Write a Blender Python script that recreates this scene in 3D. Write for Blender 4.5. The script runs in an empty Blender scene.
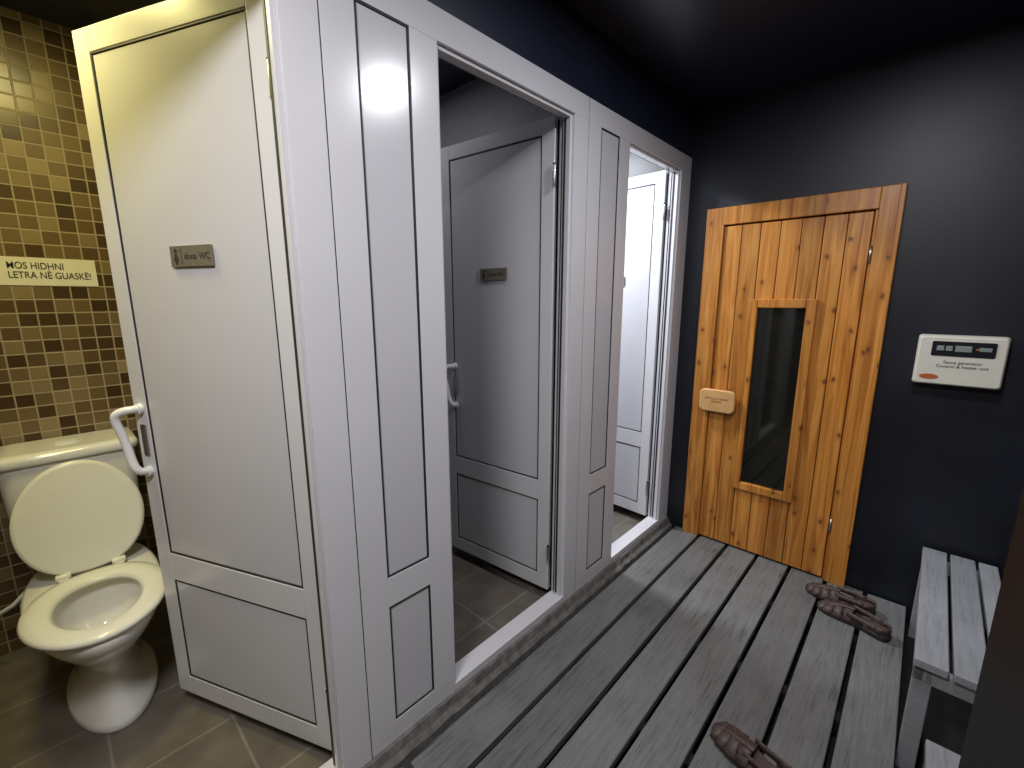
import bpy, math, random
from mathutils import Vector, Matrix
random.seed(3)
scene=bpy.context.scene
COL=scene.collection
XP=-1.06; YB=2.59; XW=-2.53; ZC=2.42

# ------------------------------------------------------------ materials
def newmat(name):
    m=bpy.data.materials.new(name); m.use_nodes=True
    nt=m.node_tree; b=nt.nodes['Principled BSDF']
    return m,nt,b
def N(nt,t,**kw):
    n=nt.nodes.new(t)
    for k,v in kw.items(): setattr(n,k,v)
    return n
def L(nt,a,b): nt.links.new(a,b)
def ramp(nt,stops,interp='LINEAR'):
    r=N(nt,'ShaderNodeValToRGB'); r.color_ramp.interpolation=interp
    e=r.color_ramp.elements
    while len(e)<len(stops): e.new(0.5)
    for i,(p,c) in enumerate(stops):
        e[i].position=p; e[i].color=(c[0],c[1],c[2],1)
    return r
def mapping(nt,scale,coord='Object',loc=(0,0,0)):
    tc=N(nt,'ShaderNodeTexCoord'); mp=N(nt,'ShaderNodeMapping')
    mp.inputs['Scale'].default_value=scale; mp.inputs['Location'].default_value=loc
    L(nt,tc.outputs[coord],mp.inputs['Vector']); return mp.outputs['Vector']
def simple(name,col,rough=.5,metal=0,noise=.0,nscale=20,bump=0,spec=.5,coat=0):
    m,nt,b=newmat(name)
    b.inputs['Roughness'].default_value=rough; b.inputs['Metallic'].default_value=metal
    b.inputs['Specular IOR Level'].default_value=spec
    b.inputs['Coat Weight'].default_value=coat
    v=mapping(nt,(1,1,1))
    n=N(nt,'ShaderNodeTexNoise'); n.inputs['Scale'].default_value=nscale; n.inputs['Detail'].default_value=5
    L(nt,v,n.inputs['Vector'])
    c0=[max(0,c*(1-noise)) for c in col]; c1=[min(1,c*(1+noise)) for c in col]
    r=ramp(nt,[(.3,c0),(.7,c1)]); L(nt,n.outputs['Fac'],r.inputs['Fac']); L(nt,r.outputs['Color'],b.inputs['Base Color'])
    if bump:
        bp=N(nt,'ShaderNodeBump'); bp.inputs['Strength'].default_value=bump; bp.inputs['Distance'].default_value=.01
        L(nt,n.outputs['Fac'],bp.inputs['Height']); L(nt,bp.outputs['Normal'],b.inputs['Normal'])
    return m
PVC=simple('pvc_white',(.72,.715,.75),.22,noise=.02,nscale=3,bump=.02)
PANEL=simple('pvc_panel',(.64,.635,.675),.2,noise=.02,nscale=2,bump=.03)
GASK=simple('gasket_black',(.02,.02,.022),.6)
STEEL=simple('steel',(.55,.55,.56),.35,metal=1,noise=.1)
HANDLE=simple('handle_white',(.84,.84,.84),.25)
PLQ=simple('plaque_steel',(.27,.24,.19),.35,metal=.35,noise=.1,nscale=60)
INK=simple('ink_black',(.03,.03,.03),.5)
INKL=simple('ink_dark',(.05,.045,.035),.5)
PAPER=simple('sign_paper',(.85,.82,.74),.5,noise=.03)
CERAM=simple('ceramic',(.88,.87,.83),.1,noise=.01,coat=.4)
SEATM=simple('seat_plastic',(.87,.86,.77),.22,noise=.01)
WATER=simple('water',(.35,.34,.27),.03)
NAVY=simple('navy_paint',(.0085,.0100,.0165),.45,noise=.3,nscale=2.5,bump=.05)
NAVYC=simple('navy_ceiling',(.015,.020,.042),.36,noise=.15,nscale=2,bump=.03)
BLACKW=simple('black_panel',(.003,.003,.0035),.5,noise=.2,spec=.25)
STALLW=simple('stall_grey_wall',(.30,.31,.34),.5,noise=.05)
CONC=simple('concrete_curb',(.15,.145,.135),.9,noise=.35,nscale=28,bump=.35)
DARKF=simple('dark_subfloor',(.010,.010,.010),.9,noise=.3)
CREAM=simple('cream_plastic',(.74,.71,.6),.35,noise=.02)
DISP=simple('display_dark',(.02,.02,.025),.15)
DISG=simple('display_grey',(.25,.3,.26),.25)
RED=simple('red_plastic',(.5,.12,.03),.4)
GLASS=simple('dark_glass',(.010,.010,.008),.04,spec=.6)
LEATHER=simple('brown_leather',(.085,.058,.05),.5,noise=.3,nscale=60,bump=.4)
SOLE=simple('sole_rubber',(.045,.034,.03),.6,noise=.2,nscale=40)
LIGHTB=simple('lamp_housing',(.7,.7,.7),.4)

def mosaic():
    m,nt,b=newmat('mosaic_tile')
    tc=N(nt,'ShaderNodeTexCoord'); sp=N(nt,'ShaderNodeSeparateXYZ'); L(nt,tc.outputs['Object'],sp.inputs[0])
    cb=N(nt,'ShaderNodeCombineXYZ'); L(nt,sp.outputs['Y'],cb.inputs['X']); L(nt,sp.outputs['Z'],cb.inputs['Y'])
    P=.052
    sc=N(nt,'ShaderNodeVectorMath',operation='SCALE'); sc.inputs['Scale'].default_value=1/P; L(nt,cb.outputs[0],sc.inputs[0])
    fl=N(nt,'ShaderNodeVectorMath',operation='FLOOR'); L(nt,sc.outputs[0],fl.inputs[0])
    fr=N(nt,'ShaderNodeVectorMath',operation='FRACTION'); L(nt,sc.outputs[0],fr.inputs[0])
    wn=N(nt,'ShaderNodeTexWhiteNoise',noise_dimensions='2D'); L(nt,fl.outputs[0],wn.inputs['Vector'])
    r=ramp(nt,[(0,(.055,.030,.012)),(.25,(.095,.056,.024)),(.5,(.145,.093,.042)),(.78,(.20,.14,.07)),(1,(.31,.235,.13))])
    L(nt,wn.outputs['Value'],r.inputs['Fac'])
    s2=N(nt,'ShaderNodeSeparateXYZ'); L(nt,fr.outputs[0],s2.inputs[0])
    def edge(o):
        a=N(nt,'ShaderNodeMath',operation='SUBTRACT'); L(nt,o,a.inputs[0]); a.inputs[1].default_value=.5
        c=N(nt,'ShaderNodeMath',operation='ABSOLUTE'); L(nt,a.outputs[0],c.inputs[0]); return c.outputs[0]
    mx=N(nt,'ShaderNodeMath',operation='MAXIMUM'); L(nt,edge(s2.outputs['X']),mx.inputs[0]); L(nt,edge(s2.outputs['Y']),mx.inputs[1])
    g=ramp(nt,[(.435,(0,0,0)),(.47,(1,1,1))]); L(nt,mx.outputs[0],g.inputs['Fac'])
    mix=N(nt,'ShaderNodeMix',data_type='RGBA'); L(nt,g.outputs['Color'],mix.inputs['Factor'])
    L(nt,r.outputs['Color'],mix.inputs[6]); mix.inputs[7].default_value=(.38,.31,.21,1)
    L(nt,mix.outputs[2],b.inputs['Base Color'])
    rr=N(nt,'ShaderNodeMapRange'); L(nt,g.outputs['Color'],rr.inputs[0]); rr.inputs[3].default_value=.28; rr.inputs[4].default_value=.8
    L(nt,rr.outputs[0],b.inputs['Roughness'])
    bp=N(nt,'ShaderNodeBump',invert=True); bp.inputs['Strength'].default_value=.5; bp.inputs['Distance'].default_value=.003
    L(nt,g.outputs['Color'],bp.inputs['Height']); L(nt,bp.outputs['Normal'],b.inputs['Normal'])
    return m
MOSAIC=mosaic()

def floortile():
    m,nt,b=newmat('floor_tile')
    v=mapping(nt,(1,1,1),loc=(.06,.03,0))
    br=N(nt,'ShaderNodeTexBrick'); br.offset=0; br.squash=1
    br.inputs['Scale'].default_value=1; br.inputs['Brick Width'].default_value=.3; br.inputs['Row Height'].default_value=.3
    br.inputs['Mortar Size'].default_value=.004; br.inputs['Mortar Smooth'].default_value=.1
    br.inputs['Color1'].default_value=(.155,.135,.112,1); br.inputs['Color2'].default_value=(.175,.15,.125,1)
    br.inputs['Mortar'].default_value=(.25,.23,.20,1); L(nt,v,br.inputs['Vector'])
    n=N(nt,'ShaderNodeTexNoise'); n.inputs['Scale'].default_value=9; n.inputs['Detail'].default_value=8; L(nt,v,n.inputs['Vector'])
    r=ramp(nt,[(.3,(.7,.7,.7)),(.7,(1.15,1.15,1.15))]); L(nt,n.outputs['Fac'],r.inputs['Fac'])
    mix=N(nt,'ShaderNodeMix',data_type='RGBA',blend_type='MULTIPLY'); mix.inputs['Factor'].default_value=1
    L(nt,br.outputs['Color'],mix.inputs[6]); L(nt,r.outputs['Color'],mix.inputs[7]); L(nt,mix.outputs[2],b.inputs['Base Color'])
    b.inputs['Roughness'].default_value=.42
    return m
FTILE=floortile()

def pine():
    m,nt,b=newmat('pine_wood')
    tc=N(nt,'ShaderNodeTexCoord')
    sp=N(nt,'ShaderNodeSeparateXYZ'); L(nt,tc.outputs['Object'],sp.inputs[0])
    sh=N(nt,'ShaderNodeMath',operation='ADD'); L(nt,sp.outputs['X'],sh.inputs[0]); sh.inputs[1].default_value=.31
    d=N(nt,'ShaderNodeMath',operation='DIVIDE'); L(nt,sh.outputs[0],d.inputs[0]); d.inputs[1].default_value=.0884
    f=N(nt,'ShaderNodeMath',operation='FLOOR'); L(nt,d.outputs[0],f.inputs[0])
    wn=N(nt,'ShaderNodeTexWhiteNoise',noise_dimensions='1D'); L(nt,f.outputs[0],wn.inputs['W'])
    off=N(nt,'ShaderNodeVectorMath',operation='SCALE'); L(nt,wn.outputs['Color'],off.inputs[0]); off.inputs['Scale'].default_value=7
    add=N(nt,'ShaderNodeVectorMath',operation='ADD'); L(nt,tc.outputs['Object'],add.inputs[0]); L(nt,off.outputs[0],add.inputs[1])
    mp=N(nt,'ShaderNodeMapping'); mp.inputs['Scale'].default_value=(34,34,1.8); L(nt,add.outputs[0],mp.inputs[0])
    n=N(nt,'ShaderNodeTexNoise'); n.inputs['Scale'].default_value=1; n.inputs['Detail'].default_value=6; n.inputs['Distortion'].default_value=1.1
    L(nt,mp.outputs[0],n.inputs['Vector'])
    r=ramp(nt,[(.30,(.34,.105,.014)),(.5,(.55,.215,.036)),(.70,(.70,.32,.07))]); L(nt,n.outputs['Fac'],r.inputs['Fac'])
    hv=N(nt,'ShaderNodeHueSaturation'); L(nt,r.outputs['Color'],hv.inputs['Color'])
    mr=N(nt,'ShaderNodeMapRange'); L(nt,wn.outputs['Value'],mr.inputs[0]); mr.inputs[3].default_value=.8; mr.inputs[4].default_value=1.12
    L(nt,mr.outputs[0],hv.inputs['Value'])
    s3=N(nt,'ShaderNodeSeparateXYZ'); L(nt,add.outputs[0],s3.inputs[0])
    c3=N(nt,'ShaderNodeCombineXYZ')
    mxx=N(nt,'ShaderNodeMath',operation='MULTIPLY'); L(nt,s3.outputs['X'],mxx.inputs[0]); mxx.inputs[1].default_value=9.0
    mzz=N(nt,'ShaderNodeMath',operation='MULTIPLY'); L(nt,s3.outputs['Z'],mzz.inputs[0]); mzz.inputs[1].default_value=6.0
    L(nt,mxx.outputs[0],c3.inputs['X']); L(nt,mzz.outputs[0],c3.inputs['Y'])
    nz=N(nt,'ShaderNodeTexNoise'); nz.inputs['Scale'].default_value=5; L(nt,c3.outputs[0],nz.inputs['Vector'])
    vm=N(nt,'ShaderNodeVectorMath',operation='SCALE'); L(nt,nz.outputs['Color'],vm.inputs[0]); vm.inputs['Scale'].default_value=.12
    ad2=N(nt,'ShaderNodeVectorMath',operation='ADD'); L(nt,c3.outputs[0],ad2.inputs[0]); L(nt,vm.outputs[0],ad2.inputs[1])
    vo=N(nt,'ShaderNodeTexVoronoi',voronoi_dimensions='2D'); vo.inputs['Scale'].default_value=1; L(nt,ad2.outputs[0],vo.inputs['Vector'])
    k=ramp(nt,[(.04,(.9,.9,.9)),(.07,(.5,.5,.5)),(.10,(.18,.18,.18)),(.22,(0,0,0))]); L(nt,vo.outputs['Distance'],k.inputs['Fac'])
    sc_=N(nt,'ShaderNodeSeparateColor'); L(nt,vo.outputs['Color'],sc_.inputs[0])
    gt=N(nt,'ShaderNodeMath',operation='GREATER_THAN'); L(nt,sc_.outputs[0],gt.inputs[0]); gt.inputs[1].default_value=.4
    kk=N(nt,'ShaderNodeMath',operation='MULTIPLY'); L(nt,k.outputs['Color'],kk.inputs[0]); L(nt,gt.outputs[0],kk.inputs[1])
    mix=N(nt,'ShaderNodeMix',data_type='RGBA'); L(nt,kk.outputs[0],mix.inputs['Factor'])
    L(nt,hv.outputs['Color'],mix.inputs[6]); mix.inputs[7].default_value=(.15,.045,.012,1)
    L(nt,mix.outputs[2],b.inputs['Base Color'])
    b.inputs['Roughness'].default_value=.34
    bp=N(nt,'ShaderNodeBump'); bp.inputs['Strength'].default_value=.15; bp.inputs['Distance'].default_value=.003
    L(nt,n.outputs['Fac'],bp.inputs['Height']); L(nt,bp.outputs['Normal'],b.inputs['Normal'])
    return m
PINE=pine()
PINEL=simple('pine_pale',(.66,.38,.15),.4,noise=.1,nscale=12)

def deckmat(name,ca,cb,cc,pitch,x0=0):
    m,nt,b=newmat(name)
    tc=N(nt,'ShaderNodeTexCoord')
    sp=N(nt,'ShaderNodeSeparateXYZ'); L(nt,tc.outputs['Object'],sp.inputs[0])
    sh=N(nt,'ShaderNodeMath',operation='SUBTRACT'); L(nt,sp.outputs['X'],sh.inputs[0]); sh.inputs[1].default_value=x0
    d=N(nt,'ShaderNodeMath',operation='DIVIDE'); L(nt,sh.outputs[0],d.inputs[0]); d.inputs[1].default_value=pitch
    f=N(nt,'ShaderNodeMath',operation='FLOOR'); L(nt,d.outputs[0],f.inputs[0])
    wn=N(nt,'ShaderNodeTexWhiteNoise',noise_dimensions='1D'); L(nt,f.outputs[0],wn.inputs['W'])
    off=N(nt,'ShaderNodeVectorMath',operation='SCALE'); L(nt,wn.outputs['Color'],off.inputs[0]); off.inputs['Scale'].default_value=9
    add=N(nt,'ShaderNodeVectorMath',operation='ADD'); L(nt,tc.outputs['Object'],add.inputs[0]); L(nt,off.outputs[0],add.inputs[1])
    mp=N(nt,'ShaderNodeMapping'); mp.inputs['Scale'].default_value=(120,7,120); L(nt,add.outputs[0],mp.inputs[0])
    n=N(nt,'ShaderNodeTexNoise'); n.inputs['Scale'].default_value=1; n.inputs['Detail'].default_value=8; n.inputs['Roughness'].default_value=.6; n.inputs['Distortion'].default_value=.9
    L(nt,mp.outputs[0],n.inputs['Vector'])
    n2=N(nt,'ShaderNodeTexNoise'); n2.inputs['Scale'].default_value=5; n2.inputs['Detail'].default_value=6; L(nt,add.outputs[0],n2.inputs['Vector'])
    mm=N(nt,'ShaderNodeMath',operation='MULTIPLY_ADD'); L(nt,n2.outputs['Fac'],mm.inputs[0]); mm.inputs[1].default_value=.45; L(nt,n.outputs['Fac'],mm.inputs[2])
    r=ramp(nt,[(.49,ca),(.66,cb),(.98,cc)]); L(nt,mm.outputs[0],r.inputs['Fac'])
    hv=N(nt,'ShaderNodeHueSaturation'); L(nt,r.outputs['Color'],hv.inputs['Color'])
    mr=N(nt,'ShaderNodeMapRange'); L(nt,wn.outputs['Value'],mr.inputs[0]); mr.inputs[3].default_value=.9; mr.inputs[4].default_value=1.1
    L(nt,mr.outputs[0],hv.inputs['Value']); L(nt,hv.outputs['Color'],b.inputs['Base Color'])
    rr=N(nt,'ShaderNodeMapRange'); L(nt,n2.outputs['Fac'],rr.inputs[0]); rr.inputs[3].default_value=.22; rr.inputs[4].default_value=.55
    L(nt,rr.outputs[0],b.inputs['Roughness'])
    bp=N(nt,'ShaderNodeBump'); bp.inputs['Strength'].default_value=.35; bp.inputs['Distance'].default_value=.003
    L(nt,n.outputs['Fac'],bp.inputs['Height']); L(nt,bp.outputs['Normal'],b.inputs['Normal'])
    return m
DECK=deckmat('deck_grey_paint',(.075,.075,.073),(.150,.153,.150),(.205,.208,.205),.1586,-1.0)
BENCHM=deckmat('bench_grey_paint',(.22,.23,.245),(.30,.31,.33),(.36,.375,.395),.085)

# ------------------------------------------------------------ mesh builder
class MB:
    def __init__(s): s.v=[];s.f=[];s.mi=[];s.mats=[];s.sm=[]
    def m(s,mat):
        if mat not in s.mats: s.mats.append(mat)
        return s.mats.index(mat)
    def box(s,x0,x1,y0,y1,z0,z1,mat):
        b=len(s.v)
        for z in (z0,z1):
            s.v+= [(x0,y0,z),(x1,y0,z),(x1,y1,z),(x0,y1,z)]
        for q in ((0,3,2,1),(4,5,6,7),(0,1,5,4),(1,2,6,5),(2,3,7,6),(3,0,4,7)):
            s.f.append([b+i for i in q]); s.mi.append(s.m(mat)); s.sm.append(False)
    def rings(s,rings,mat,cap0=True,cap1=True,loop=False):
        b=len(s.v); n=len(rings[0])
        for r in rings: s.v+=list(r)
        K=len(rings)
        for k in range(K if loop else K-1):
            k2=(k+1)%K
            for i in range(n):
                j=(i+1)%n
                s.f.append([b+k*n+i,b+k*n+j,b+k2*n+j,b+k2*n+i]); s.mi.append(s.m(mat)); s.sm.append(True)
        if not loop:
            if cap0: s.f.append([b+i for i in reversed(range(n))]); s.mi.append(s.m(mat)); s.sm.append(False)
            if cap1: s.f.append([b+(K-1)*n+i for i in range(n)]); s.mi.append(s.m(mat)); s.sm.append(False)
    def tube(s,pts,r,mat,n=12,flat=1.0):
        pts=[Vector(p) for p in pts]; rs=[]
        prev=None
        for i,p in enumerate(pts):
            t=(pts[min(i+1,len(pts)-1)]-pts[max(i-1,0)]).normalized()
            if prev is None:
                a=t.orthogonal().normalized()
            else:
                a=(prev-t*prev.dot(t)).normalized()
            prev=a; c=t.cross(a)
            rr=r[i] if isinstance(r,(list,tuple)) else r
            rs.append([tuple(p+a*rr*math.cos(2*math.pi*k/n)+c*rr*flat*math.sin(2*math.pi*k/n)) for k in range(n)])
        s.rings(rs,mat)
    def obj(s,name,bevel=.0,parent=None,loc=(0,0,0),rot=(0,0,0),seg=2,smooth=False):
        me=bpy.data.meshes.new(name); me.from_pydata(s.v,[],s.f); 
        for m in s.mats: me.materials.append(m)
        for p,mi,sm in zip(me.polygons,s.mi,s.sm): p.material_index=mi; p.use_smooth=sm or smooth
        me.update()
        import bmesh
        bm=bmesh.new(); bm.from_mesh(me); bmesh.ops.recalc_face_normals(bm,faces=bm.faces); bm.to_mesh(me); bm.free()
        o=bpy.data.objects.new(name,me); COL.objects.link(o); o.location=loc; o.rotation_euler=rot
        if bevel:
            bv=o.modifiers.new('b','BEVEL'); bv.width=bevel; bv.segments=seg; bv.limit_method='ANGLE'; bv.angle_limit=math.radians(50)
            bv.harden_normals=False
        if parent: o.parent=parent
        return o
def empty(name,loc=(0,0,0),rot=(0,0,0)):
    e=bpy.data.objects.new(name,None); COL.objects.link(e); e.location=loc; e.rotation_euler=rot; e.empty_display_size=.1; return e
def text(name,body,size,mat,parent=None,loc=(0,0,0),rot=(0,0,0),bold=0,align='LEFT',sx=1):
    c=bpy.data.curves.new(name,'FONT'); c.body=body; c.size=size; c.extrude=.0004; c.offset=bold; c.align_x=align
    o=bpy.data.objects.new(name+'_tmp',c); COL.objects.link(o)
    bpy.context.view_layer.update()
    me=bpy.data.meshes.new_from_object(o.evaluated_get(bpy.context.evaluated_depsgraph_get()))
    bpy.data.objects.remove(o)
    me.materials.clear(); me.materials.append(mat)
    t=bpy.data.objects.new(name,me); COL.objects.link(t); t.location=loc; t.rotation_euler=rot; t.scale=(sx,1,1)
    if parent: t.parent=parent
    return t
R=math.radians

# ------------------------------------------------------------ room
def wall(name,*a,mat,bevel=0):
    mb=MB(); mb.box(*a,mat); return mb.obj(name,bevel)
wall('wall_back',XW-.1,.46,YB,YB+.1,-.1,ZC+.1,mat=NAVY)
wall('wall_right',.36,.46,1.3,YB,-.1,ZC,mat=NAVY)
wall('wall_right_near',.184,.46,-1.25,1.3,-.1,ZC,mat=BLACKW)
wall('wall_behind',XW-.1,.46,-1.35,-1.25,-.1,ZC+.1,mat=NAVY)
wall('wall_stall_back',XW-.1,XW,-1.25,YB,-.1,ZC,mat=MOSAIC)
wall('wall_stall_side',XW,XP-.0,-.66,-.56,0,ZC,mat=MOSAIC)
wall('wall_corridor_left',XP-.12,XP,-1.25,-.66,-.1,ZC,mat=NAVY)
wall('wall_bulkhead',XP-.07,XP,-.66,YB,2.17,ZC,mat=NAVYC)
wall('wall_stall_divider_a',XW,XP-.075,.535,.575,0,ZC,mat=STALLW)
wall('wall_stall_divider_b',XW,XP-.075,1.555,1.595,0,ZC,mat=STALLW)
wall('ceiling',XW-.1,.46,-1.25,YB,ZC,ZC+.1,mat=NAVYC)
wall('floor_stalls',XW,XP-.08,-1.25,YB,-.1,0,mat=FTILE)
wall('floor',XP-.08,.46,-1.35,YB,-.16,-.1,mat=DARKF)
wall('floor_entry',XP+.05,.184,-1.25,.58,-.1,-.02,mat=FTILE)
# rough curb
mb=MB(); 
n=110; rs=[]
for i in range(n):
    yy=-1.25+(YB+1.25)*i/(n-1); j=random.uniform(-.003,.003); k=random.uniform(-.003,.002)
    rs.append([(XP-.08,yy,-.1),(XP+.04+j,yy,-.1),(XP+.036+j,yy,-.012+k),(XP+.02+j,yy,.004+k),(XP+.012+k,yy,.03),(XP-.08,yy,.03)])
mb.rings(rs,CONC); 
o=mb.obj('trim_curb')
for p in o.data.polygons: p.use_smooth=False

# ------------------------------------------------------------ partition
fr=empty('stall_partition_frame',(0,0,0))
def W(mb,y0,y1,z0,z1,n0,n1,mat): mb.box(XP+n0,XP+n1,y0,y1,z0,z1,mat)
def gasket(W_,mb,u0,u1,z0,z1,n,w=.006):
    for a in ((u0,u1,z0,z0+w),(u0,u1,z1-w,z1),(u0,u0+w,z0+w,z1-w),(u1-w,u1,z0+w,z1-w)):
        W_(mb,*a,n-.012,n-.001,GASK)
def framepart(name,y0,y1,panel,op,sill=True):
    mb=MB(); g=.0015; D=-.07
    y0+=g; y1-=g
    oa,ob=op
    Z0=.03; ZT=2.17; ZH=2.088
    W(mb,y0,y1,ZH,ZT,D,0,PVC)
    if panel:
        pa,pb=panel
        W(mb,y0,pa,Z0,ZH,D,0,PVC); W(mb,pb,oa,Z0,ZH,D,0,PVC)
        W(mb,pa,pb,Z0,.10,D,0,PVC); W(mb,pa,pb,.50,.595,D,0,PVC)
        for za,zb in ((.10,.50),(.595,ZH)):
            gasket(W,mb,pa,pb,za,zb,0)
            W(mb,pa+.006,pb-.006,za+.006,zb-.006,-.045,-.004,PANEL)
    else:
        W(mb,y0,oa,Z0,ZH,D,0,PVC)
    W(mb,ob,y1,Z0,ZH,D,0,PVC)
    if sill: W(mb,oa,ob,Z0,.058,D,-.0,PVC)
    for (a,b) in ((oa,oa+.012),(ob-.012,ob)):
        W(mb,a,b,.058,ZH,-.045,-.012,PVC)
    W(mb,oa+.012,ob-.012,ZH-.012,ZH,-.045,-.012,PVC)
    for (a,b) in ((oa+.002,oa+.01),(ob-.01,ob-.002)):
        W(mb,a,b,.07,ZH-.012,-.053,-.045,GASK)
    W(mb,ob-.014,ob-.012,.07,ZH-.012,-.040,-.030,GASK)
    W(mb,oa+.012,ob-.012,ZH-.010,ZH-.002,-.053,-.045,GASK)
    for z in (.45,1.0,1.65): W(mb,oa+.012,oa+.014,z-.05,z+.05,-.04,-.018,STEEL)
    o=mb.obj(name,.0025,parent=fr); return o
framepart('frame_toilet_a',-.56,.512,None,(-.25,.425))
framepart('frame_toilet_b',.512,1.574,(.598,.748),(.837,1.478))
framepart('frame_toilet_c',1.574,YB,(1.665,1.812),(1.90,2.465))
mb=MB()
W(mb,.5095,.5145,.03,2.17,-.06,-.001,GASK); W(mb,1.572,1.576,.03,2.17,-.06,-.001,GASK)
mb.obj('joint_strip',parent=fr)

# ------------------------------------------------------------ door leaves
def leaf(name,hinge,phi,width,label,hin=.034):
    e=empty(name,(hinge[0],hinge[1],0),(0,0,R(phi)))
    mb=MB(); T=-.055
    def A(mb,u0,u1,z0,z1,n0,n1,mat): mb.box(u0,u1,n0,n1,z0,z1,mat)
    Z0,Z1=.06,2.10; s=.06
    A(mb,0,s,Z0,Z1,T,0,PVC); A(mb,width-s,width,Z0,Z1,T,0,PVC)
    for za,zb in ((Z0,.13),(.50,.595),(Z1-s,Z1)): A(mb,s,width-s,za,zb,T,0,PVC)
    for za,zb in ((.13,.50),(.595,Z1-s)):
        gasket(A,mb,s,width-s,za,zb,0)
        A(mb,s+.006,width-s-.006,za+.006,zb-.006,T+.003,-.003,PANEL)
    A(mb,-.001,.004,Z0+.01,Z1-.01,T+.012,-.02,GASK)
    A(mb,width-.003,width+.001,Z0+.01,Z1-.01,T+.02,-.02,STEEL)
    mb.obj('leaf',.002,parent=e)
    mh=MB()
    for z in (.25,1.88):
        mh.tube([(-.006,.008,z-.04),(-.006,.008,z+.04)],.007,STEEL)
        mh.box(-.004,.014,.0,.003,z-.03,z+.03,PVC)
        mh.tube([(-.006,.008,z+.04),(-.006,.008,z+.046)],[.009,.005],GASK)
    mh.obj('hinges',.001,parent=e)
    for side,nm in ((1,'handle_front'),(-1,'handle_rear')):
        base=0 if side==1 else T
        hb=MB(); u=width-hin; zc=.975
        pts=[]
        ctrl=[(.100,.004,0),(.101,.022,.004),(.098,.040,.018),(.088,.052,.030),(.068,.052,.034),(.03,.045,.030),(-.01,.040,.024),(-.05,.038,.016),(-.078,.036,.008),(-.094,.026,.002),(-.100,.004,0)]
        def cr(p0,p1,p2,p3,t): return tuple(.5*((2*b)+(-a+c)*t+(2*a-5*b+4*c-d)*t*t+(-a+3*b-3*c+d)*t**3) for a,b,c,d in zip(p0,p1,p2,p3))
        for i in range(len(ctrl)-1):
            p0=ctrl[max(0,i-1)];p1=ctrl[i];p2=ctrl[i+1];p3=ctrl[min(len(ctrl)-1,i+2)]
            for k in range(4): pts.append(cr(p0,p1,p2,p3,k/4))
        pts.append(ctrl[-1])
        hb.tube([(u+o_,base+side*pr,zc+z_) for z_,pr,o_ in pts],.0115,HANDLE,n=14)
        for zz in (zc+.10,zc-.10):
            hb.tube([(u,base,zz),(u,base+side*.012,zz)],.016,HANDLE,n=18)
        hb.box(u-.012,u+.012,base+(0 if side==1 else -.004),base+(.004 if side==1 else 0),zc-.05,zc+.05,STEEL)
        hb.obj(nm,.001,parent=e)
    pm=MB(); pc=width*.49; z=1.515
    pm.box(pc-.078,pc+.078,-.001,.004,z-.027,z+.027,PLQ)
    pm.obj('plaque',.001,parent=e)
    fx=pc+.055
    pg=MB()
    ring=lambda yy:[(fx+.006*math.cos(2*math.pi*k/16),yy,z+.014+.006*math.sin(2*math.pi*k/16)) for k in range(16)]
    pg.rings([ring(.004),ring(.0048)],INKL)
    tri=[(fx-.003,z+.007),(fx+.003,z+.007),(fx+.010,z-.012),(fx+.004,z-.012),(fx+.004,z-.021),(fx-.004,z-.021),(fx-.004,z-.012),(fx-.010,z-.012)]
    pg.rings([[(a,.004,b) for a,b in tri],[(a,.0048,b) for a,b in tri]],INKL)
    pg.box(pc+.034,pc+.0355,.004,.0048,z-.02,z+.02,INKL)
    pg.obj('pictogram',parent=e)
    text('plaque_text',label,.024,INKL,parent=e,loc=(pc+.025,.0045,z-.008),rot=(R(90),0,R(180)))
    return e
leaf('door_1',(-1.137,.432),203.6,.67,'dona WC')
leaf('door_2',(-1.142,1.463),185.7,.64,'dona WC',.072)
leaf('door_3',(-1.142,2.452),177.2,.62,'dona WC')

# ------------------------------------------------------------ sauna door
sd=empty('sauna_door',(-.535,YB,0))
def S(mb,x0,x1,z0,z1,d0,d1,mat): mb.box(x0+.535,x1+.535,-d1,-d0,z0,z1,mat)
mb=MB()
S(mb,-.94,-.857,0,1.88,0,.045,PINE); S(mb,-.212,-.13,0,1.88,0,.045,PINE); S(mb,-.857,-.212,1.79,1.88,0,.045,PINE)
S(mb,-.857,-.845,0,1.79,0,.05,PINE); S(mb,-.224,-.212,0,1.79,0,.03,PINE)
S(mb,-.15,-.13,0,1.88,.045,.052,PINE)
mb.obj('casing',.004,parent=sd)
mb=MB(); g=.0014; x=-.845; x1=-.226; k=7; w=(x1-x)/k
wx0,wx1,wz0,wz1=-.66,-.42,.395,1.375
for i in range(k):
    a=x+i*w+g; b=x+(i+1)*w-g
    za,zb=.012,1.782
    def piece(a,b,za,zb): 
        if b-a>.002: S(mb,a,b,za,zb,.004,.038,PINE)
    if b<=wx0 or a>=wx1: piece(a,b,za,zb)
    else:
        piece(a,b,za,wz0); piece(a,b,wz1,zb)
        if a<wx0: piece(a,wx0,wz0,wz1)
        if b>wx1: piece(wx1,b,wz0,wz1)
mb.obj('planks',.005,parent=sd)
mb=MB(); S(mb,-.845,-.226,.012,1.78,.001,.006,GASK); mb.obj('door_core',parent=sd)
mb=MB()
a,b,c,d=-.688,-.39,.365,1.405; t=.043
S(mb,a,a+t,c,d,.02,.052,PINE);S(mb,b-t,b,c,d,.02,.052,PINE);S(mb,a+t,b-t,c,c+t,.02,.052,PINE);S(mb,a+t,b-t,d-t,d,.02,.052,PINE)
mb.obj('window_trim',.004,parent=sd)
mb=MB(); S(mb,a+t-.003,b-t+.003,c+t-.003,d-t+.003,.018,.03,GLASS); mb.obj('glass_pane',parent=sd)
mb=MB(); cx,cz=-.795,.85
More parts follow.
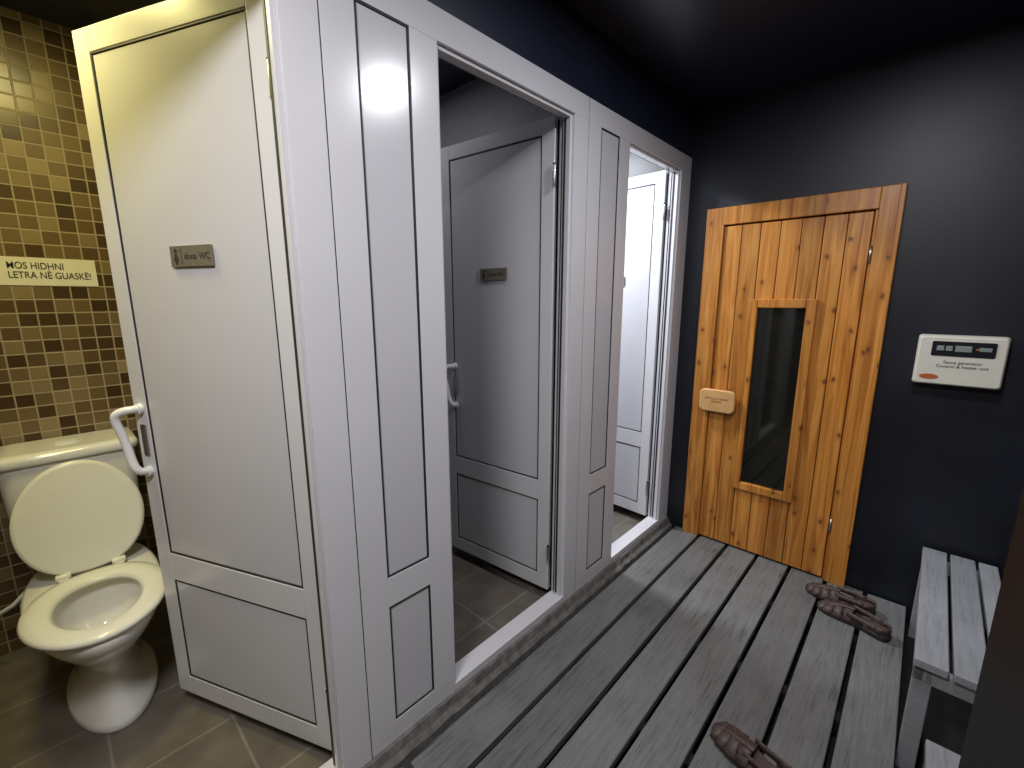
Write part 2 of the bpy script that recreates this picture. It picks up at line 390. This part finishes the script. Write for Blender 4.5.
def rr(hw,hh,r,y,n=8):
    out=[]
    for (sx,sz,a0) in ((1,1,0),(-1,1,90),(-1,-1,180),(1,-1,270)):
        for i in range(n+1):
            an=R(a0+90*i/n); out.append((cx+.535+sx*(hw-r)+r*math.cos(an)*1,y,cz+sz*(hh-r)+r*math.sin(an)))
    return out
mb.rings([rr(.09,.058,.028,-.058),rr(.095,.063,.03,-.064),rr(.095,.063,.03,-.076),rr(.09,.058,.028,-.082)],PINEL)
for q in (-.045,.045):
    mb.tube([(cx+.535+q,-.038,cz),(cx+.535+q,-.06,cz)],.013,PINE)
mb.obj('handle_plate',parent=sd)
text('handle_text','MBYLLNI DEREN\nSAUNA',.017,simple('burnt_ink',(.3,.14,.05),.6),parent=sd,loc=(cx+.535,-.0825,cz+.008),rot=(R(90),0,0),align='CENTER')
mb=MB()
for z in (.3,1.6):
    mb.tube([(-.219+.535,-.040,z-.035),(-.219+.535,-.040,z+.035)],.005,STEEL)
mb.obj('hinges',parent=sd)

# ------------------------------------------------------------ control box
cbx=empty('sauna_control_panel',(.117,YB,1.155))
def rrect(hw,hh,r,y,cx=0,cz=0,n=6):
    out=[]
    for (sx,sz,a0) in ((1,1,0),(-1,1,90),(-1,-1,180),(1,-1,270)):
        for i in range(n+1):
            an=R(a0+90*i/n); out.append((cx+sx*(hw-r)+r*math.cos(an),y,cz+sz*(hh-r)+r*math.sin(an)))
    return out
mb=MB(); mb.rings([rrect(.132,.104,.012,0),rrect(.132,.104,.012,-.035),rrect(.127,.099,.012,-.06),rrect(.122,.094,.01,-.066)],CREAM)
mb.obj('housing',parent=cbx)
mb=MB(); mb.rings([rrect(.092,.030,.006,-.064,.005,.050),rrect(.092,.030,.006,-.068,.005,.050)],DISP)
mb.obj('display',parent=cbx)
mb=MB()
mb.box(-.072,-.05,-.072,-.067,.042,.062,DISG); mb.box(-.045,-.025,-.072,-.067,.042,.062,DISG)
mb.box(-.018,.03,-.0695,-.067,.04,.064,DISG)
mb.box(.05,.085,-.0695,-.067,.045,.06,DISG)
mb.tube([(.045,-.067,.052),(.045,-.073,.052)],.004,RED)
mb.obj('buttons',.001,parent=cbx)
text('panel_text','Sauna generator\nControl & heater unit',.017,INK,parent=cbx,loc=(.01,-.0665,-.01),rot=(R(90),0,0),align='CENTER')
mb=MB(); ell=lambda y:[(-.082+.03*math.cos(2*math.pi*k/24),y,-.068+.011*math.sin(2*math.pi*k/24)) for k in range(24)]
mb.rings([ell(-.066),ell(-.0672)],RED); mb.obj('logo',parent=cbx)

# ------------------------------------------------------------ deck
dk=empty('wooden_deck',(0,0,0))
mb=MB(); pitch=.1586
for i in range(7):
    a=-1.0+i*pitch; mb.box(a+.0085,a+pitch-.0085,.60+random.uniform(-.006,.006),YB-.012,-.03,random.uniform(-.001,.001),DECK)
mb.obj('planks',.004,parent=dk,loc=(0,0,0))
mb=MB()
for y in (.72,1.2,1.7,2.2,2.5): mb.box(-.99,.10,y,y+.045,-.1,-.03,DARKF)
mb.obj('joists',parent=dk)

# ------------------------------------------------------------ bench
bn=empty('wooden_bench',(.105,1.70,0),(0,0,R(-.8)))
mb=MB()
for i,(a,b) in enumerate(((0,.078),(.088,.163),(.173,.228))): mb.box(a,b,0,.865,.292,.32,BENCHM)
mb.obj('seat_slats',.004,parent=bn)
mb=MB()
mb.box(.004,.03,.02,.85,.235,.29,BENCHM); mb.box(.20,.225,.02,.85,.235,.29,BENCHM)
mb.box(.03,.20,.02,.045,.235,.29,BENCHM); mb.box(.03,.20,.82,.845,.235,.29,BENCHM)
for yy in (.02,.80):
    for a,b in ((.004,.05),(.18,.225)): mb.box(a,b,yy,yy+.045,-.1,.29,BENCHM)
mb.obj('legs_and_apron',.003,parent=bn)
st=empty('wooden_step',(.16,1.32,0))
mb=MB(); 
mb.box(0,.09,0,.34,.075,.10,BENCHM); mb.box(.10,.19,0,.34,.075,.10,BENCHM)
mb.box(.005,.185,.01,.045,-.1,.075,BENCHM); mb.box(.005,.185,.295,.33,-.1,.075,BENCHM)
mb.obj('step_boards',.003,parent=st)

# ------------------------------------------------------------ sandals
def sandal(loc,rot,mir=1):
    e=empty('leather_sandal',loc,(0,0,R(rot)))
    Ls=.27
    def hw(t):
        if t<.12: return .034*math.sqrt(max(0,1-((.12-t)/.12)**2))
        if t<.4: return .034-.003*math.sin((t-.12)/.28*math.pi)
        if t<.72: return .034+.014*math.sin((t-.4)/.32*math.pi/2)
        return .048*math.sqrt(max(0,1-((t-.72)/.28)**2.4))
    def cy(t): return mir*.010*math.sin(t*math.pi)**2
    def outline(sc,z,dz=0):
        pts=[]; n=26
        ts=[.5-.5*math.cos(math.pi*i/n) for i in range(n+1)]
        for t in ts: pts.append(((t-.5)*Ls*sc,cy(t)+hw(t)*sc,z+(.012*(1-t) if dz else 0)))
        for t in reversed(ts[1:-1]): pts.append(((t-.5)*Ls*sc,cy(t)-hw(t)*sc,z+(.012*(1-t) if dz else 0)))
        return pts
    mb=MB(); mb.rings([outline(.96,0),outline(1,.004),outline(1.0,.016,1),outline(.97,.020,1)],SOLE); mb.obj('sole',parent=e)
    mb=MB(); mb.rings([outline(.93,.019,1),outline(.92,.022,1)],LEATHER); mb.obj('footbed',parent=e)
    st=MB()
    def strap(t0,t1,h,w):
        n=16; rs=[]
        for i in range(n+1):
            a=math.pi*i/n; t=t0+(t1-t0)*i/n
            x=(t-.5)*Ls; W_=hw(t)
            y=cy(t)+W_*1.02*math.cos(a); z=.012+h*math.sin(a)**.7
            nx=Vector((0,math.cos(a),math.sin(a)))*.0018
            rs.append([(x-w/2,y+nx.y,z+nx.z),(x+w/2,y+nx.y,z+nx.z-.004),(x+w/2,y-nx.y,z-nx.z-.004),(x-w/2,y-nx.y,z-nx.z)])
        st.rings(rs,LEATHER)
    strap(.90,.86,.026,.024); strap(.80,.76,.033,.030); strap(.66,.71,.040,.031); strap(.53,.59,.046,.034)
    rs=[]
    for i in range(12):
        t=.48+.46*i/11; x=(t-.5)*Ls; z=.012+.049-.034*((t-.48)/.46)**1.5
        rs.append([(x,cy(t)-.012,z),(x,cy(t)+.012,z),(x,cy(t)+.012,z+.003),(x,cy(t)-.012,z+.003)])
    st.rings(rs,LEATHER)
    rs=[]
    for i in range(25):
        a=math.pi/2+math.pi*i/24
        x=-.095+.038*math.cos(a); y=.036*math.sin(a)
        s=abs(math.sin(a)); zc=.044+.004*(1-s)
        d=Vector((math.cos(a),math.sin(a)))*.0016
        rs.append([(x+d.x,y+d.y,zc-.012),(x+d.x,y+d.y,zc+.012),(x-d.x,y-d.y,zc+.012),(x-d.x,y-d.y,zc-.012)])
    st.rings(rs,LEATHER)
    for sg in (1,-1):
        rs=[]
        for i in range(8):
            t=i/7; x=-.095+.11*t; y=sg*.036+cy(.3)*t; z=.044+.004*t
            rs.append([(x,y-.0016,z-.012),(x,y+.0016,z-.012),(x,y+.0016,z+.012),(x,y-.0016,z+.012)])
        st.rings(rs,LEATHER)
        st.box(-.100,-.050,sg*.034-.0018,sg*.034+.0018,.018,.044,LEATHER)
    st.obj('straps',parent=e)
    return e
sandal((-.135,2.405,.002),176,1)
sandal((-.072,2.275,.002),166,-1)
sandal((-.215,1.315,.002),165,1)
sandal((-.14,1.185,.002),170,-1)

# ------------------------------------------------------------ toilet
to=empty('toilet',(.022,.010,0)); TY=-.0
def egg(xf,xb,hw,z,n=56,pf=1.0):
    cx=xb+(xf-xb)*.5; out=[]
    for k in range(n):
        a=2*math.pi*k/n; c=math.cos(a); s=math.sin(a)
        xx=cx+(xf-cx)*c
        w=hw*(abs(s)**(.85 if c<0 else 1.0))*(1 if s>=0 else -1)
        w*= (1-.06*c)
        out.append((xx,TY+w,z))
    return out
mb=MB()
mb.rings([egg(-1.795,-2.30,.122,0),egg(-1.79,-2.30,.125,.012),egg(-1.793,-2.30,.122,.035),egg(-1.825,-2.29,.10,.055),egg(-1.850,-2.29,.088,.11),
 egg(-1.858,-2.30,.083,.17),egg(-1.840,-2.31,.092,.21),egg(-1.80,-2.34,.122,.255),egg(-1.745,-2.40,.157,.305),egg(-1.705,-2.45,.177,.35),egg(-1.692,-2.48,.183,.375),
 egg(-1.692,-2.48,.182,.392),egg(-1.702,-2.47,.172,.399),egg(-1.742,-2.12,.125,.399),egg(-1.748,-2.115,.12,.39),egg(-1.752,-2.11,.12,.36),egg(-1.78,-2.10,.10,.30),egg(-1.83,-2.08,.07,.25),egg(-1.87,-2.05,.05,.225)],CERAM,cap1=False)
mb.rings([egg(-1.86,-2.06,.058,.238),egg(-1.86,-2.06,.058,.240)],WATER)
mb.obj('bowl',parent=to)
mb=MB()
mb.rings([egg(-1.686,-2.155,.182,.413),egg(-1.682,-2.158,.185,.422),egg(-1.69,-2.152,.179,.432),egg(-1.71,-2.13,.16,.435),egg(-1.752,-2.085,.122,.432),egg(-1.765,-2.07,.108,.424),egg(-1.763,-2.073,.110,.413)],SEATM,loop=True)
mb.obj('seat',parent=to,loc=(0,0,-.010))
mb=MB()
def lid(sc,z): return [((x+2.158)*.90,y-TY,z) for x,y,_ in egg(-1.70-.235*(1-sc),-2.158+.235*(1-sc)*.5,.178*sc,0)]
mb.rings([lid(.93,0),lid(.99,.003),lid(1.0,.010),lid(.97,.016),lid(.8,.020),lid(.4,.023)],SEATM)
mb.obj('lid',parent=to,loc=(-2.165,TY,.418),rot=(0,R(-105.5),0))
mb=MB()
for s in (-.075,.075):
    mb.tube([(-2.165,TY+s-.02,.424),(-2.165,TY+s+.02,.424)],.012,SEATM); mb.box(-2.185,-2.145,TY+s-.014,TY+s+.014,.396,.42,SEATM)
mb.obj('lid_hinges',.002,parent=to)
mb=MB()
def tr(hx0,hx1,hy,z,r=.045):
    out=[]
    cx=(hx0+hx1)/2; hw=(hx1-hx0)/2
    for (sx,sy,a0) in ((1,1,0),(-1,1,90),(-1,-1,180),(1,-1,270)):
        rr_=r if sx>0 else .01
        for i in range(9):
            an=R(a0+90*i/8); out.append((cx+sx*(hw-rr_)+rr_*math.cos(an),TY+sy*(hy-rr_)+rr_*math.sin(an),z))
    return out
mb.rings([tr(-2.54,-2.34,.14,.395),tr(-2.54,-2.32,.165,.42),tr(-2.54,-2.305,.178,.55),tr(-2.54,-2.305,.19,.80),tr(-2.54,-2.305,.19,.812)],CERAM)
mb.rings([tr(-2.542,-2.296,.198,.814),tr(-2.542,-2.292,.202,.822),tr(-2.542,-2.292,.202,.842),tr(-2.542,-2.30,.194,.852),tr(-2.535,-2.33,.15,.855)],CERAM)
mb.obj('tank',parent=to)
mb=MB()
mb.rings([[( -2.42+.024*math.cos(2*math.pi*k/24),TY+.035*math.sin(2*math.pi*k/24),z) for k in range(24)] for z in (.852,.862)],HANDLE)
mb.obj('flush_button',.001,parent=to)
mb=MB()
mb.tube([(-2.53,-.30,.22),(-2.47,-.30,.22),(-2.43,-.28,.23),(-2.40,-.22,.27),(-2.40,-.16,.33),(-2.41,-.12,.40)],.008,HANDLE)
mb.tube([(-2.55,-.30,.22),(-2.49,-.30,.22)],.02,STEEL)
mb.obj('supply_hose',parent=to)

# ------------------------------------------------------------ tile wall sign
sg=empty('wall_sign',(XW,.035,1.508))
mb=MB(); mb.box(0,.003,-.155,.155,-.052,.052,PAPER); mb.obj('plate',parent=sg)
text('sign_text','MOS HIDHNI\nLETRA N\u00cb GUASK\u00cb!',.035,INK,parent=sg,loc=(.0035,-.090,.010),rot=(R(90),0,R(90)),bold=.0004,sx=.75)

# ------------------------------------------------------------ lights
def lamp(name,loc,power,size,col):
    e=empty(name,loc)
    mb=MB(); r=size/2+.015
    mb.rings([[(r*math.cos(2*math.pi*k/32),r*math.sin(2*math.pi*k/32),z) for k in range(32)] for z in (.02,.0)]+[[((r-.012)*math.cos(2*math.pi*k/32),(r-.012)*math.sin(2*math.pi*k/32),0.002) for k in range(32)]],LIGHTB)
    mb.obj('housing',parent=e)
    l=bpy.data.lights.new(name+'_light','AREA'); l.shape='DISK'; l.size=size; l.energy=power; l.color=col
    o=bpy.data.objects.new('light',l); COL.objects.link(o); o.parent=e; o.location=(0,0,-.004)
    return e
lamp('added_fill_lamp',(-.10,1.28,ZC-.022),16,.17,(.95,.95,1))
lamp('added_fill_lamp',(-.42,-.30,ZC-.022),29,.5,(1,.975,.965))  # unseen fill lamp, added near the camera to even out the corridor light
lamp('added_fill_lamp',(-1.78,-.06,ZC-.022),12,.3,(1,.88,.34))
lamp('added_fill_lamp',(-1.95,1.02,ZC-.022),2.0,.2,(.95,.95,1))  # added dim fill; brightens the otherwise unlit middle stall and its door leaf
lamp('added_fill_lamp',(-1.75,2.0,ZC-.022),40,.25,(.90,.94,1))
w=bpy.data.worlds.new('world'); scene.world=w; w.use_nodes=True
w.node_tree.nodes['Background'].inputs[0].default_value=(.02,.02,.025,1)

# ------------------------------------------------------------ camera
cd=bpy.data.cameras.new('camera'); cam=bpy.data.objects.new('camera',cd); COL.objects.link(cam)
cd.sensor_width=36; cd.lens=36*439/1024; cd.clip_start=.01
cam.location=(0,0,1.4); cam.rotation_euler=(R(90-10.8),0,R(43.1))
scene.camera=cam
scene.view_settings.view_transform='Standard'
